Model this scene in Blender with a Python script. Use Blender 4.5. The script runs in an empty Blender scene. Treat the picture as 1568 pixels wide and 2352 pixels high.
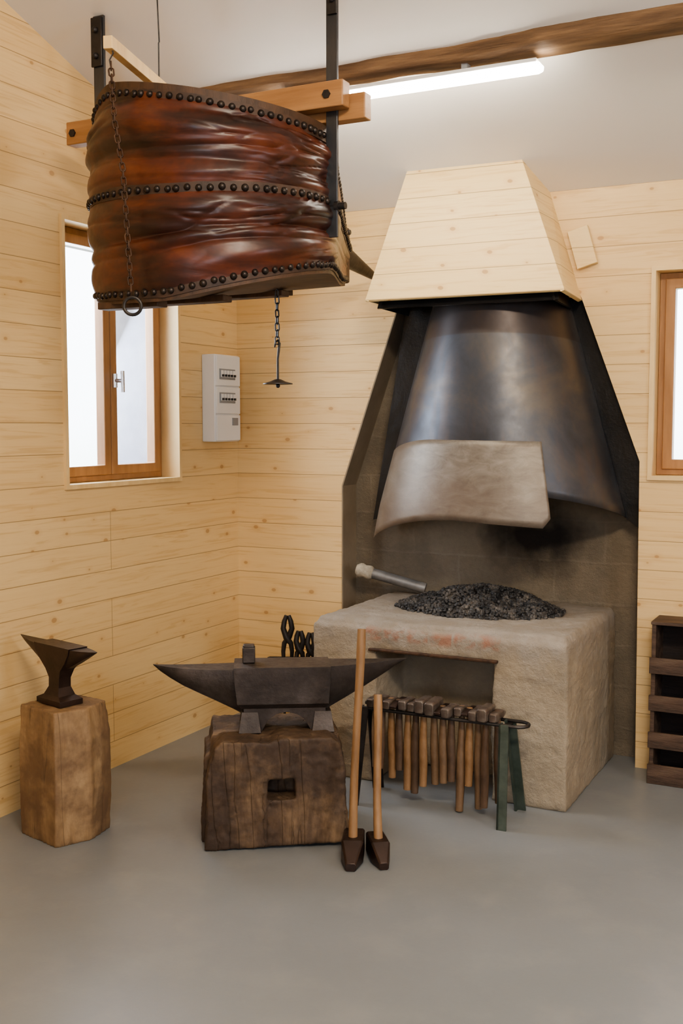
import bpy, bmesh, math, random
from math import sin, cos, pi, radians, sqrt
from mathutils import Vector, Matrix, noise, Euler
from mathutils.geometry import tessellate_polygon
random.seed(7)
S = bpy.context.scene
COL = S.collection
try: S.view_settings.look = 'AgX - Medium High Contrast'
except Exception: pass

# ------------------------------------------------------------------ materials
def nmat(name):
    m = bpy.data.materials.new(name); m.use_nodes = True
    nt = m.node_tree
    b = nt.nodes['Principled BSDF']
    return m, nt, b
def N(nt, t, **kw):
    n = nt.nodes.new(t)
    for k, v in kw.items(): setattr(n, k, v)
    return n
def math_(nt, op, a, b=None, c=None):
    n = N(nt, 'ShaderNodeMath', operation=op)
    for i, v in enumerate((a, b, c)):
        if v is None: continue
        if isinstance(v, (int, float)): n.inputs[i].default_value = v
        else: nt.links.new(v, n.inputs[i])
    return n.outputs[0]
def mixc(nt, fac, a, b, mode='MIX'):
    n = N(nt, 'ShaderNodeMix', data_type='RGBA', blend_type=mode)
    for sock, v in ((n.inputs[0], fac), (n.inputs[6], a), (n.inputs[7], b)):
        if isinstance(v, (int, float)): sock.default_value = v
        elif isinstance(v, tuple): sock.default_value = (*v, 1) if len(v) == 3 else v
        else: nt.links.new(v, sock)
    return n.outputs[2]
def ramp(nt, fac, stops):
    n = N(nt, 'ShaderNodeValToRGB')
    el = n.color_ramp.elements
    while len(el) < len(stops): el.new(0.5)
    for e, (p, c) in zip(el, stops):
        e.position = p; e.color = (*c, 1) if len(c) == 3 else c
    nt.links.new(fac, n.inputs[0])
    return n.outputs[0]
def coords(nt, space='Object', scale=(1, 1, 1)):
    if space == 'World':
        o = N(nt, 'ShaderNodeNewGeometry').outputs['Position']
    else:
        o = N(nt, 'ShaderNodeTexCoord').outputs['Object']
    mp = N(nt, 'ShaderNodeMapping')
    mp.inputs['Scale'].default_value = scale
    nt.links.new(o, mp.inputs['Vector'])
    return mp.outputs[0]
def noise_(nt, vec, scale, detail=4, rough=0.55, dist=0.0):
    n = N(nt, 'ShaderNodeTexNoise')
    n.inputs['Scale'].default_value = scale; n.inputs['Detail'].default_value = detail
    n.inputs['Roughness'].default_value = rough; n.inputs['Distortion'].default_value = dist
    nt.links.new(vec, n.inputs['Vector'])
    return n.outputs['Fac']
def bump(nt, b, h, strength, dist=0.01):
    n = N(nt, 'ShaderNodeBump'); n.inputs['Strength'].default_value = strength
    n.inputs['Distance'].default_value = dist
    nt.links.new(h, n.inputs['Height']); nt.links.new(n.outputs[0], b.inputs['Normal'])
def noisy(name, cols, scale=5, rough=0.6, metal=0.0, bmp=0.3, stretch=(1, 1, 1), detail=6, space='Object',
          coat=0.0, fine=None, dist=0.0, bscale=None, bdist=0.01, rvar=0.0):
    m, nt, b = nmat(name)
    v = coords(nt, space, stretch)
    f = noise_(nt, v, scale, detail, 0.6, dist)
    n = len(cols)
    st = [(0.3 + 0.4 * i / (n - 1), c) for i, c in enumerate(cols)]
    c = ramp(nt, f, st)
    f2 = noise_(nt, v, bscale or scale * 6, 6, 0.65)
    if fine:
        c = mixc(nt, fine, c, ramp(nt, f2, [(0.35, (0, 0, 0)), (0.65, (1, 1, 1))]), 'OVERLAY')
    nt.links.new(c, b.inputs['Base Color'])
    b.inputs['Roughness'].default_value = rough; b.inputs['Metallic'].default_value = metal
    if rvar:
        nt.links.new(math_(nt, 'ADD', math_(nt, 'MULTIPLY', f2, rvar), rough - rvar / 2), b.inputs['Roughness'])
    b.inputs['Coat Weight'].default_value = coat
    if bmp: bump(nt, b, f2, bmp, bdist)
    return m
def planks(name, pitch, c_lo, c_hi, length=4.2, zoff=0.0, knots=True):
    m, nt, b = nmat(name)
    g = N(nt, 'ShaderNodeNewGeometry').outputs['Position']
    s = N(nt, 'ShaderNodeSeparateXYZ'); nt.links.new(g, s.inputs[0])
    u = math_(nt, 'ADD', s.outputs[0], s.outputs[1])
    w = math_(nt, 'ADD', s.outputs[2], zoff)
    c = N(nt, 'ShaderNodeCombineXYZ'); nt.links.new(math_(nt, 'ADD', u, 13.7), c.inputs[0]); nt.links.new(w, c.inputs[1])
    br = N(nt, 'ShaderNodeTexBrick'); nt.links.new(c.outputs[0], br.inputs['Vector'])
    br.offset = 0.37; br.offset_frequency = 3
    br.inputs['Scale'].default_value = 1; br.inputs['Brick Width'].default_value = length
    br.inputs['Row Height'].default_value = pitch; br.inputs['Mortar Size'].default_value = 0.0018
    br.inputs['Mortar Smooth'].default_value = 0.2
    br.inputs['Color1'].default_value = (0, 0, 0, 1); br.inputs['Color2'].default_value = (1, 1, 1, 1)
    br.inputs['Mortar'].default_value = (0.5, 0.5, 0.5, 1)
    tone = math_(nt, 'MULTIPLY', br.outputs['Color'], 1.0)
    row = math_(nt, 'FLOOR', math_(nt, 'DIVIDE', w, pitch))
    gc = N(nt, 'ShaderNodeCombineXYZ')
    nt.links.new(math_(nt, 'ADD', math_(nt, 'MULTIPLY', u, 1.3), math_(nt, 'MULTIPLY', row, 7.31)), gc.inputs[0])
    nt.links.new(math_(nt, 'MULTIPLY', w, 26.0), gc.inputs[1])
    gr = noise_(nt, gc.outputs[0], 1.6, 6, 0.6, 1.2)
    gc2 = N(nt, 'ShaderNodeCombineXYZ')
    nt.links.new(math_(nt, 'ADD', math_(nt, 'MULTIPLY', u, 4), math_(nt, 'MULTIPLY', row, 3.1)), gc2.inputs[0])
    nt.links.new(math_(nt, 'MULTIPLY', w, 120.0), gc2.inputs[1])
    gf = noise_(nt, gc2.outputs[0], 1.5, 4, 0.6, 0.3)
    col = mixc(nt, gr, c_lo, c_hi)
    col = mixc(nt, math_(nt, 'MULTIPLY', ramp(nt, gr, [(0.38, (1, 1, 1)), (0.46, (0, 0, 0))]), 0.30), col, (c_lo[0]*0.76, c_lo[1]*0.62, c_lo[2]*0.48))
    col = mixc(nt, math_(nt, 'MULTIPLY', gf, 0.15), col, (c_lo[0]*0.6, c_lo[1]*0.5, c_lo[2]*0.4))
    col = mixc(nt, math_(nt, 'MULTIPLY', tone, 0.28), col, (c_lo[0]*0.85, c_lo[1]*0.74, c_lo[2]*0.6))
    if knots:
        kc = N(nt, 'ShaderNodeCombineXYZ')
        nt.links.new(math_(nt, 'ADD', math_(nt, 'MULTIPLY', u, 4.6), math_(nt, 'MULTIPLY', row, 2.77)), kc.inputs[0])
        nt.links.new(math_(nt, 'MULTIPLY', w, 7.0), kc.inputs[1])
        vo = N(nt, 'ShaderNodeTexVoronoi'); vo.voronoi_dimensions = '2D'; vo.inputs['Scale'].default_value = 1.0
        nt.links.new(kc.outputs[0], vo.inputs['Vector'])
        sp = N(nt, 'ShaderNodeSeparateColor'); nt.links.new(vo.outputs['Color'], sp.inputs[0])
        rad = math_(nt, 'MULTIPLY', math_(nt, 'MAXIMUM', math_(nt, 'SUBTRACT', sp.outputs[0], 0.50), 0.0), 0.13)
        d = math_(nt, 'SUBTRACT', vo.outputs['Distance'], rad)
        km = ramp(nt, d, [(0.0, (1, 1, 1)), (0.022, (0, 0, 0))])
        has = math_(nt, 'GREATER_THAN', sp.outputs[0], 0.50)
        km = math_(nt, 'MULTIPLY', km, math_(nt, 'MULTIPLY', has, 0.60))
        col = mixc(nt, km, col, (0.34, 0.15, 0.05))
        halo = math_(nt, 'MULTIPLY', ramp(nt, d, [(0.0, (1, 1, 1)), (0.14, (0, 0, 0))]), math_(nt, 'MULTIPLY', has, 0.26))
        col = mixc(nt, halo, col, (0.58, 0.31, 0.12))
    col = mixc(nt, math_(nt, 'MULTIPLY', br.outputs['Fac'], 0.72), col, (c_lo[0]*0.36, c_lo[1]*0.28, c_lo[2]*0.21))
    nt.links.new(col, b.inputs['Base Color'])
    b.inputs['Roughness'].default_value = 0.5
    h = math_(nt, 'SUBTRACT', math_(nt, 'MULTIPLY', gf, 0.04), br.outputs['Fac'])
    bump(nt, b, h, 0.4, 0.004)
    return m

M_wall = planks('pine_cladding', 0.135, (0.73, 0.495, 0.232), (0.86, 0.65, 0.345), zoff=0.01)
M_hood = planks('hood_pine', 0.118, (0.79, 0.575, 0.275), (0.89, 0.715, 0.40), length=7.0, zoff=0.06)
M_pine = noisy('pine_board', [(0.69, 0.46, 0.21), (0.82, 0.60, 0.31)], 3, 0.5, bmp=0.1, stretch=(1, 6, 1))
M_frame = noisy('window_wood', [(0.31, 0.15, 0.06), (0.44, 0.23, 0.10)], 5, 0.4, bmp=0.08, stretch=(4, 4, 0.7))
M_larch = noisy('larch_beam', [(0.29, 0.135, 0.052), (0.43, 0.22, 0.09)], 5, 0.5, bmp=0.1, stretch=(0.6, 6, 8))
M_oldbeam = noisy('old_beam_wood', [(0.085, 0.046, 0.022), (0.18, 0.102, 0.050), (0.28, 0.165, 0.082)], 4, 0.7, bmp=0.6, stretch=(0.6, 5, 7), space='World')
M_ceil = noisy('ceiling_plaster', [(0.84, 0.795, 0.735), (0.87, 0.825, 0.765)], 2, 0.8, bmp=0.03, space='World')
M_white = noisy('white_plastic', [(0.78, 0.76, 0.73), (0.82, 0.80, 0.77)], 2, 0.35, bmp=0.0)
M_grey = noisy('grey_plastic', [(0.25, 0.25, 0.25), (0.32, 0.32, 0.32)], 4, 0.4, bmp=0.0)
M_black = noisy('black_plastic', [(0.02, 0.02, 0.02), (0.04, 0.04, 0.04)], 4, 0.4, bmp=0.0)
M_iron = noisy('dark_iron', [(0.03, 0.027, 0.026), (0.08, 0.07, 0.065)], 9, 0.45, 0.7, bmp=0.25, bdist=0.004, rvar=0.25)
M_bar = noisy('flat_bar_steel', [(0.05, 0.052, 0.058), (0.13, 0.13, 0.135)], 6, 0.38, 0.7, bmp=0.15, stretch=(1, 1, 0.3), rvar=0.2)
M_rust = noisy('rusty_iron', [(0.045, 0.025, 0.016), (0.12, 0.062, 0.034)], 30, 0.7, 0.4, bmp=0.4, bdist=0.003)
M_anvil = noisy('anvil_steel', [(0.032, 0.024, 0.020), (0.060, 0.046, 0.039), (0.11, 0.09, 0.08)], 7, 0.48, 0.45, bmp=0.5, bdist=0.005, rvar=0.35)
M_hamsteel = noisy('hammer_steel', [(0.055, 0.038, 0.030), (0.14, 0.105, 0.084), (0.25, 0.205, 0.17)], 16, 0.5, 0.5, bmp=0.3, bdist=0.003, rvar=0.3)
M_rustanvil = noisy('rusty_anvil', [(0.024, 0.014, 0.011), (0.058, 0.034, 0.026)], 9, 0.40, 0.45, bmp=0.2, bdist=0.004, rvar=0.2)
M_silver = noisy('brushed_metal', [(0.55, 0.55, 0.55), (0.65, 0.65, 0.65)], 9, 0.3, 0.95, bmp=0.0)
M_galv = noisy('galvanised_pipe', [(0.17, 0.165, 0.165), (0.31, 0.30, 0.29)], 12, 0.5, 0.5, bmp=0.1)
M_tar = noisy('soot_black_sheet', [(0.004, 0.004, 0.004), (0.016, 0.014, 0.013)], 3, 0.35, 0.1, bmp=0.3, bdist=0.03, bscale=4, detail=2)
M_handle = noisy('ash_handle', [(0.20, 0.105, 0.045), (0.36, 0.21, 0.105)], 6, 0.45, bmp=0.1, stretch=(3, 3, 0.6))
M_handlem = noisy('worn_handle', [(0.13, 0.075, 0.040), (0.25, 0.155, 0.088)], 6, 0.5, bmp=0.1, stretch=(3, 3, 0.6))
M_handled = noisy('dark_handle', [(0.070, 0.040, 0.024), (0.16, 0.096, 0.058)], 6, 0.5, bmp=0.1, stretch=(3, 3, 0.6))
M_green = noisy('green_painted_iron', [(0.04, 0.055, 0.043), (0.085, 0.105, 0.085)], 14, 0.5, 0.2, bmp=0.2, bdist=0.003)
M_crate = noisy('crate_wood', [(0.03, 0.017, 0.011), (0.09, 0.052, 0.033), (0.16, 0.102, 0.066)], 4, 0.65, bmp=0.4, stretch=(1, 4, 6))
M_crate_shade = noisy('crate_wood_shaded', [(0.012, 0.007, 0.005), (0.04, 0.022, 0.014)], 4, 0.7, bmp=0.4, stretch=(1, 4, 6))  # crate wood darkened to paint shade into the rack openings
M_clothw = noisy('plaster_wrap', [(0.33, 0.28, 0.21), (0.55, 0.49, 0.39)], 30, 0.9, bmp=0.6)
M_coal = noisy('coal', [(0.011, 0.011, 0.012), (0.045, 0.041, 0.039), (0.15, 0.13, 0.11)], 16, 0.5, 0.0, bmp=0.4, detail=3)
M_leaf = noisy('outside_masonry', [(0.28, 0.28, 0.32), (0.37, 0.37, 0.41)], 5, 0.9, bmp=0.2)

def old_wood(name, cols, bs=0.6, ch=0.55, xy=7):
    m, nt, b = nmat(name)
    v = coords(nt, 'Object', (xy, xy, 0.7)); v2 = coords(nt, 'Object', (1, 1, 1))
    f = noise_(nt, v, 3.0, 7, 0.65, 0.3); big = noise_(nt, v2, 4.5, 6, 0.65)
    c = ramp(nt, f, [(0.3, cols[0]), (0.5, cols[1]), (0.68, cols[2])])
    c = mixc(nt, ramp(nt, big, [(0.42, (0.85, 0.85, 0.85)), (0.60, (0, 0, 0))]), c, cols[3])
    crack = ramp(nt, noise_(nt, coords(nt, 'Object', (6, 6, 0.3)), 1.8, 2, 0.5, 0.15), [(0.49, (0, 0, 0)), (0.5, (1, 1, 1)), (0.51, (0, 0, 0))])
    c = mixc(nt, math_(nt, 'MULTIPLY', crack, ch), c, (0.02, 0.011, 0.006))
    nt.links.new(c, b.inputs['Base Color']); b.inputs['Roughness'].default_value = 0.7
    bump(nt, b, math_(nt, 'SUBTRACT', math_(nt, 'ADD', math_(nt, 'MULTIPLY', f, .3), math_(nt, 'MULTIPLY', noise_(nt, v2, 30, 5), 0.5)), math_(nt, 'MULTIPLY', crack, 0.4)), bs, 0.008)
    return m
M_block = old_wood('anvil_block_wood', [(0.040, 0.022, 0.013), (0.11, 0.066, 0.037), (0.23, 0.145, 0.080), (0.042, 0.024, 0.015)], 0.7, .30, 3)
M_stump = old_wood('stump_wood', [(0.15, 0.082, 0.038), (0.28, 0.172, 0.084), (0.40, 0.262, 0.14), (0.15, 0.085, 0.045)], 0.35, .45, 4)

def leather():
    m, nt, b = nmat('brown_leather')
    vs = coords(nt, 'World', (1.0, 1.0, 3.5)); v = coords(nt, 'World')
    f = noise_(nt, vs, 2.4, 5, 0.62, 0.5); g = noise_(nt, v, 30, 5, 0.7); p = noise_(nt, v, 6, 4, 0.6)
    c = ramp(nt, f, [(0.30, (0.013, 0.007, 0.005)), (0.44, (0.040, 0.012, 0.007)), (0.58, (0.098, 0.025, 0.011)), (0.76, (0.18, 0.052, 0.020))])
    c = mixc(nt, math_(nt, 'MULTIPLY', ramp(nt, p, [(0.5, (0, 0, 0)), (0.68, (1, 1, 1))]), 0.5), c, (0.018, 0.011, 0.008))
    nt.links.new(c, b.inputs['Base Color'])
    b.inputs['Specular IOR Level'].default_value = 0.45
    nt.links.new(math_(nt, 'ADD', math_(nt, 'MULTIPLY', g, 0.25), 0.25), b.inputs['Roughness'])
    wr = noise_(nt, coords(nt, 'World', (2, 2, 5)), 2.5, 3, 0.5, 0.6)
    bump(nt, b, math_(nt, 'ADD', math_(nt, 'MULTIPLY', g, 0.05), wr), 0.15, 0.02)
    return m
M_leather = leather()
M_rim = noisy('rim_leather', [(0.030, 0.016, 0.010), (0.080, 0.040, 0.021)], 14, 0.6, bmp=0.4, bdist=0.004, space='World')
M_board = noisy('bellows_board', [(0.035, 0.018, 0.009), (0.10, 0.047, 0.021)], 5, 0.6, bmp=0.3, stretch=(5, 1, 1), space='World')
M_stud = noisy('stud_iron', [(0.030, 0.022, 0.019), (0.06, 0.047, 0.039)], 20, 0.38, 0.7, bmp=0.0)

def cone_mat():
    m, nt, b = nmat('oxidised_steel')
    v = coords(nt, 'World')
    f = noise_(nt, v, 3.0, 6, 0.6, 0.5); f2 = noise_(nt, v, 14, 6, 0.7); st = noise_(nt, coords(nt, 'World', (5, 5, .8)), 2, 4, .6)
    c = ramp(nt, f, [(0.3, (0.052, 0.053, 0.060)), (0.5, (0.088, 0.091, 0.104)), (0.7, (0.145, 0.125, 0.107))])
    c = mixc(nt, math_(nt, 'MULTIPLY', f2, 0.4), c, (0.05, 0.043, 0.039))
    c = mixc(nt, math_(nt, 'MULTIPLY', ramp(nt, st, [(0.5, (0, 0, 0)), (0.7, (1, 1, 1))]), 0.4), c, (0.14, 0.095, 0.07))
    s = N(nt, 'ShaderNodeSeparateXYZ'); nt.links.new(v, s.inputs[0])
    zz = math_(nt, 'ADD', s.outputs[2], math_(nt, 'MULTIPLY', s.outputs[1], 0.10))
    band = ramp(nt, math_(nt, 'SUBTRACT', zz, 1.0), [(0.985, (0, 0, 0)), (0.99, (1, 1, 1))])
    c = mixc(nt, math_(nt, 'MULTIPLY', band, 0.6), c, (0.06, 0.040, 0.030))
    nt.links.new(c, b.inputs['Base Color'])
    b.inputs['Metallic'].default_value = 0.6
    nt.links.new(math_(nt, 'ADD', math_(nt, 'MULTIPLY', f2, 0.28), 0.28), b.inputs['Roughness'])
    bump(nt, b, f2, 0.05, 0.005)
    return m
M_cone = cone_mat()
def plate_mat():
    m, nt, b = nmat('worn_steel_plate')
    v = coords(nt, 'World', (1, 1, 2.2)); f = noise_(nt, v, 9, 7, 0.7, 0.6)
    v2 = coords(nt, 'World'); f2 = noise_(nt, v2, 2.2, 3); f3 = noise_(nt, v2, 60, 4, .7)
    c = ramp(nt, f, [(0.32, (0.155, 0.125, 0.098)), (0.5, (0.23, 0.195, 0.155)), (0.7, (0.31, 0.275, 0.23))])
    c = mixc(nt, ramp(nt, f2, [(0.42, (0.6, 0.6, 0.6)), (0.6, (0, 0, 0))]), c, (0.17, 0.125, 0.095))
    c = mixc(nt, math_(nt, 'MULTIPLY', f3, 0.3), c, (0.12, 0.10, 0.085))
    nt.links.new(c, b.inputs['Base Color']); b.inputs['Metallic'].default_value = 0.4
    nt.links.new(math_(nt, 'ADD', math_(nt, 'MULTIPLY', f, 0.25), 0.36), b.inputs['Roughness'])
    return m
M_plate = plate_mat()

def floor_mat():
    m, nt, b = nmat('grey_concrete_floor')
    v = coords(nt, 'World'); f = noise_(nt, v, 0.9, 5, 0.6); g = noise_(nt, v, 60, 4, 0.7); h = noise_(nt, v, 5, 5, 0.6)
    c = ramp(nt, f, [(0.35, (0.205, 0.213, 0.218)), (0.65, (0.250, 0.257, 0.260))])
    c = mixc(nt, math_(nt, 'MULTIPLY', g, 0.25), c, (0.175, 0.181, 0.188))
    c = mixc(nt, math_(nt, 'MULTIPLY', ramp(nt, h, [(0.5, (0, 0, 0)), (0.8, (1, 1, 1))]), 0.5), c, (0.30, 0.295, 0.28))
    nt.links.new(c, b.inputs['Base Color']); b.inputs['Roughness'].default_value = 0.36
    b.inputs['Specular IOR Level'].default_value = 0.45
    bump(nt, b, math_(nt, 'ADD', g, h), 0.08, 0.004)
    return m
M_floor = floor_mat()

def block_wall():
    m, nt, b = nmat('sooty_block_wall')
    g = N(nt, 'ShaderNodeNewGeometry').outputs['Position']
    s = N(nt, 'ShaderNodeSeparateXYZ'); nt.links.new(g, s.inputs[0])
    v = coords(nt, 'World'); f = noise_(nt, v, 40, 6, 0.75); f2 = noise_(nt, v, 3, 5); f4 = noise_(nt, v, 8, 4)
    c = N(nt, 'ShaderNodeCombineXYZ')
    nt.links.new(math_(nt, 'ADD', s.outputs[0], math_(nt, 'MULTIPLY', f4, 0.03)), c.inputs[0])
    nt.links.new(math_(nt, 'ADD', s.outputs[2], math_(nt, 'ADD', math_(nt, 'MULTIPLY', f4, 0.03), 0.05)), c.inputs[1])
    br = N(nt, 'ShaderNodeTexBrick'); nt.links.new(c.outputs[0], br.inputs['Vector'])
    br.inputs['Scale'].default_value = 1; br.inputs['Brick Width'].default_value = 0.5; br.inputs['Row Height'].default_value = 0.2
    br.inputs['Mortar Size'].default_value = 0.010; br.inputs['Mortar Smooth'].default_value = 1.0
    br.inputs['Color1'].default_value = (0.33, 0.265, 0.185, 1); br.inputs['Color2'].default_value = (0.31, 0.25, 0.175, 1)
    br.inputs['Mortar'].default_value = (0.355, 0.29, 0.21, 1)
    col = mixc(nt, math_(nt, 'MULTIPLY', f, 0.55), br.outputs['Color'], (0.11, 0.085, 0.062))
    col = mixc(nt, math_(nt, 'MULTIPLY', ramp(nt, f2, [(0.4, (1, 1, 1)), (0.6, (0, 0, 0))]), 0.6), col, (0.14, 0.112, 0.08))
    dx = math_(nt, 'MULTIPLY', math_(nt, 'SUBTRACT', s.outputs[0], 1.62), 1.7)
    dz = math_(nt, 'MULTIPLY', math_(nt, 'SUBTRACT', s.outputs[2], 1.04), 2.7)
    r = math_(nt, 'SQRT', math_(nt, 'ADD', math_(nt, 'MULTIPLY', dx, dx), math_(nt, 'MULTIPLY', dz, dz)))
    r = math_(nt, 'ADD', r, math_(nt, 'MULTIPLY', f2, 0.8))
    soot = ramp(nt, r, [(0.60, (0.95, 0.95, 0.95)), (1.05, (0.0, 0, 0))])
    col = mixc(nt, soot, col, (0.014, 0.010, 0.008))
    nt.links.new(col, b.inputs['Base Color']); b.inputs['Roughness'].default_value = 0.9
    bump(nt, b, math_(nt, 'ADD', f, math_(nt, 'MULTIPLY', br.outputs['Fac'], 0.15)), 0.9, 0.014)
    return m
M_recess = block_wall()
M_cheek = noisy('grey_brown_board', [(0.20, 0.155, 0.105), (0.28, 0.215, 0.15)], 5, 0.8, bmp=0.3)

def forge_mat():
    m, nt, b = nmat('rough_cement')
    g = N(nt, 'ShaderNodeNewGeometry').outputs['Position']
    s = N(nt, 'ShaderNodeSeparateXYZ'); nt.links.new(g, s.inputs[0])
    v = coords(nt, 'World'); f = noise_(nt, v, 2.5, 6, 0.6); f2 = noise_(nt, v, 45, 6, 0.7); f3 = noise_(nt, v, 9, 5, 0.6); f5 = noise_(nt, v, 14, 5, .7)
    col = ramp(nt, f, [(0.35, (0.37, 0.295, 0.205)), (0.65, (0.50, 0.41, 0.30))])
    col = mixc(nt, math_(nt, 'MULTIPLY', f2, 0.5), col, (0.23, 0.185, 0.135))
    col = mixc(nt, math_(nt, 'MULTIPLY', ramp(nt, f3, [(0.45, (0, 0, 0)), (0.65, (1, 1, 1))]), 0.35), col, (0.28, 0.24, 0.19))
    topm = ramp(nt, math_(nt, 'ADD', s.outputs[2], math_(nt, 'MULTIPLY', math_(nt, 'SUBTRACT', f3, 0.5), 0.30)), [(0.56, (0, 0, 0)), (0.74, (1, 1, 1))])
    col = mixc(nt, math_(nt, 'MULTIPLY', topm, 0.75), col, ramp(nt, f3, [(0.35, (0.21, 0.18, 0.155)), (0.65, (0.36, 0.315, 0.27))]))
    inx = math_(nt, 'LESS_THAN', math_(nt, 'ABSOLUTE', math_(nt, 'SUBTRACT', s.outputs[0], 1.45)), 0.32)
    inz = ramp(nt, math_(nt, 'ABSOLUTE', math_(nt, 'SUBTRACT', s.outputs[2], math_(nt, 'ADD', math_(nt, 'MULTIPLY', f3, 0.03), 0.660))), [(0.014, (1, 1, 1)), (0.034, (0, 0, 0))])
    iny = math_(nt, 'LESS_THAN', s.outputs[1], -0.68)
    msk = math_(nt, 'MULTIPLY', math_(nt, 'MULTIPLY', inx, inz), iny)
    jx = ramp(nt, math_(nt, 'FRACT', math_(nt, 'DIVIDE', s.outputs[0], 0.11)), [(0.06, (0, 0, 0)), (0.16, (1, 1, 1))])
    msk = math_(nt, 'MULTIPLY', math_(nt, 'MULTIPLY', msk, jx), ramp(nt, f5, [(0.42, (0, 0, 0)), (0.56, (1, 1, 1))]))
    col = mixc(nt, math_(nt, 'MULTIPLY', msk, 0.75), col, (0.36, 0.16, 0.10))
    nt.links.new(col, b.inputs['Base Color']); b.inputs['Roughness'].default_value = 0.9
    bump(nt, b, math_(nt, 'ADD', f2, math_(nt, 'MULTIPLY', f3, 0.6)), 0.9, 0.012)
    return m
M_forge = forge_mat()

def emis(name, col, st):
    m, nt, b = nmat(name)
    b.inputs['Base Color'].default_value = (0.9, 0.9, 0.9, 1)
    b.inputs['Emission Color'].default_value = (*col, 1); b.inputs['Emission Strength'].default_value = st
    return m
M_tube = emis('fluorescent_diffuser', (1, 0.92, 0.79), 48)
def glass():
    m = bpy.data.materials.new('window_glass'); m.use_nodes = True; nt = m.node_tree; nt.nodes.clear()
    o = N(nt, 'ShaderNodeOutputMaterial'); t = N(nt, 'ShaderNodeBsdfTransparent'); g = N(nt, 'ShaderNodeBsdfGlossy')
    g.inputs['Roughness'].default_value = 0.02; mx = N(nt, 'ShaderNodeMixShader'); mx.inputs[0].default_value = 0.06
    nt.links.new(t.outputs[0], mx.inputs[1]); nt.links.new(g.outputs[0], mx.inputs[2]); nt.links.new(mx.outputs[0], o.inputs[0])
    return m
M_glass = glass()

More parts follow.
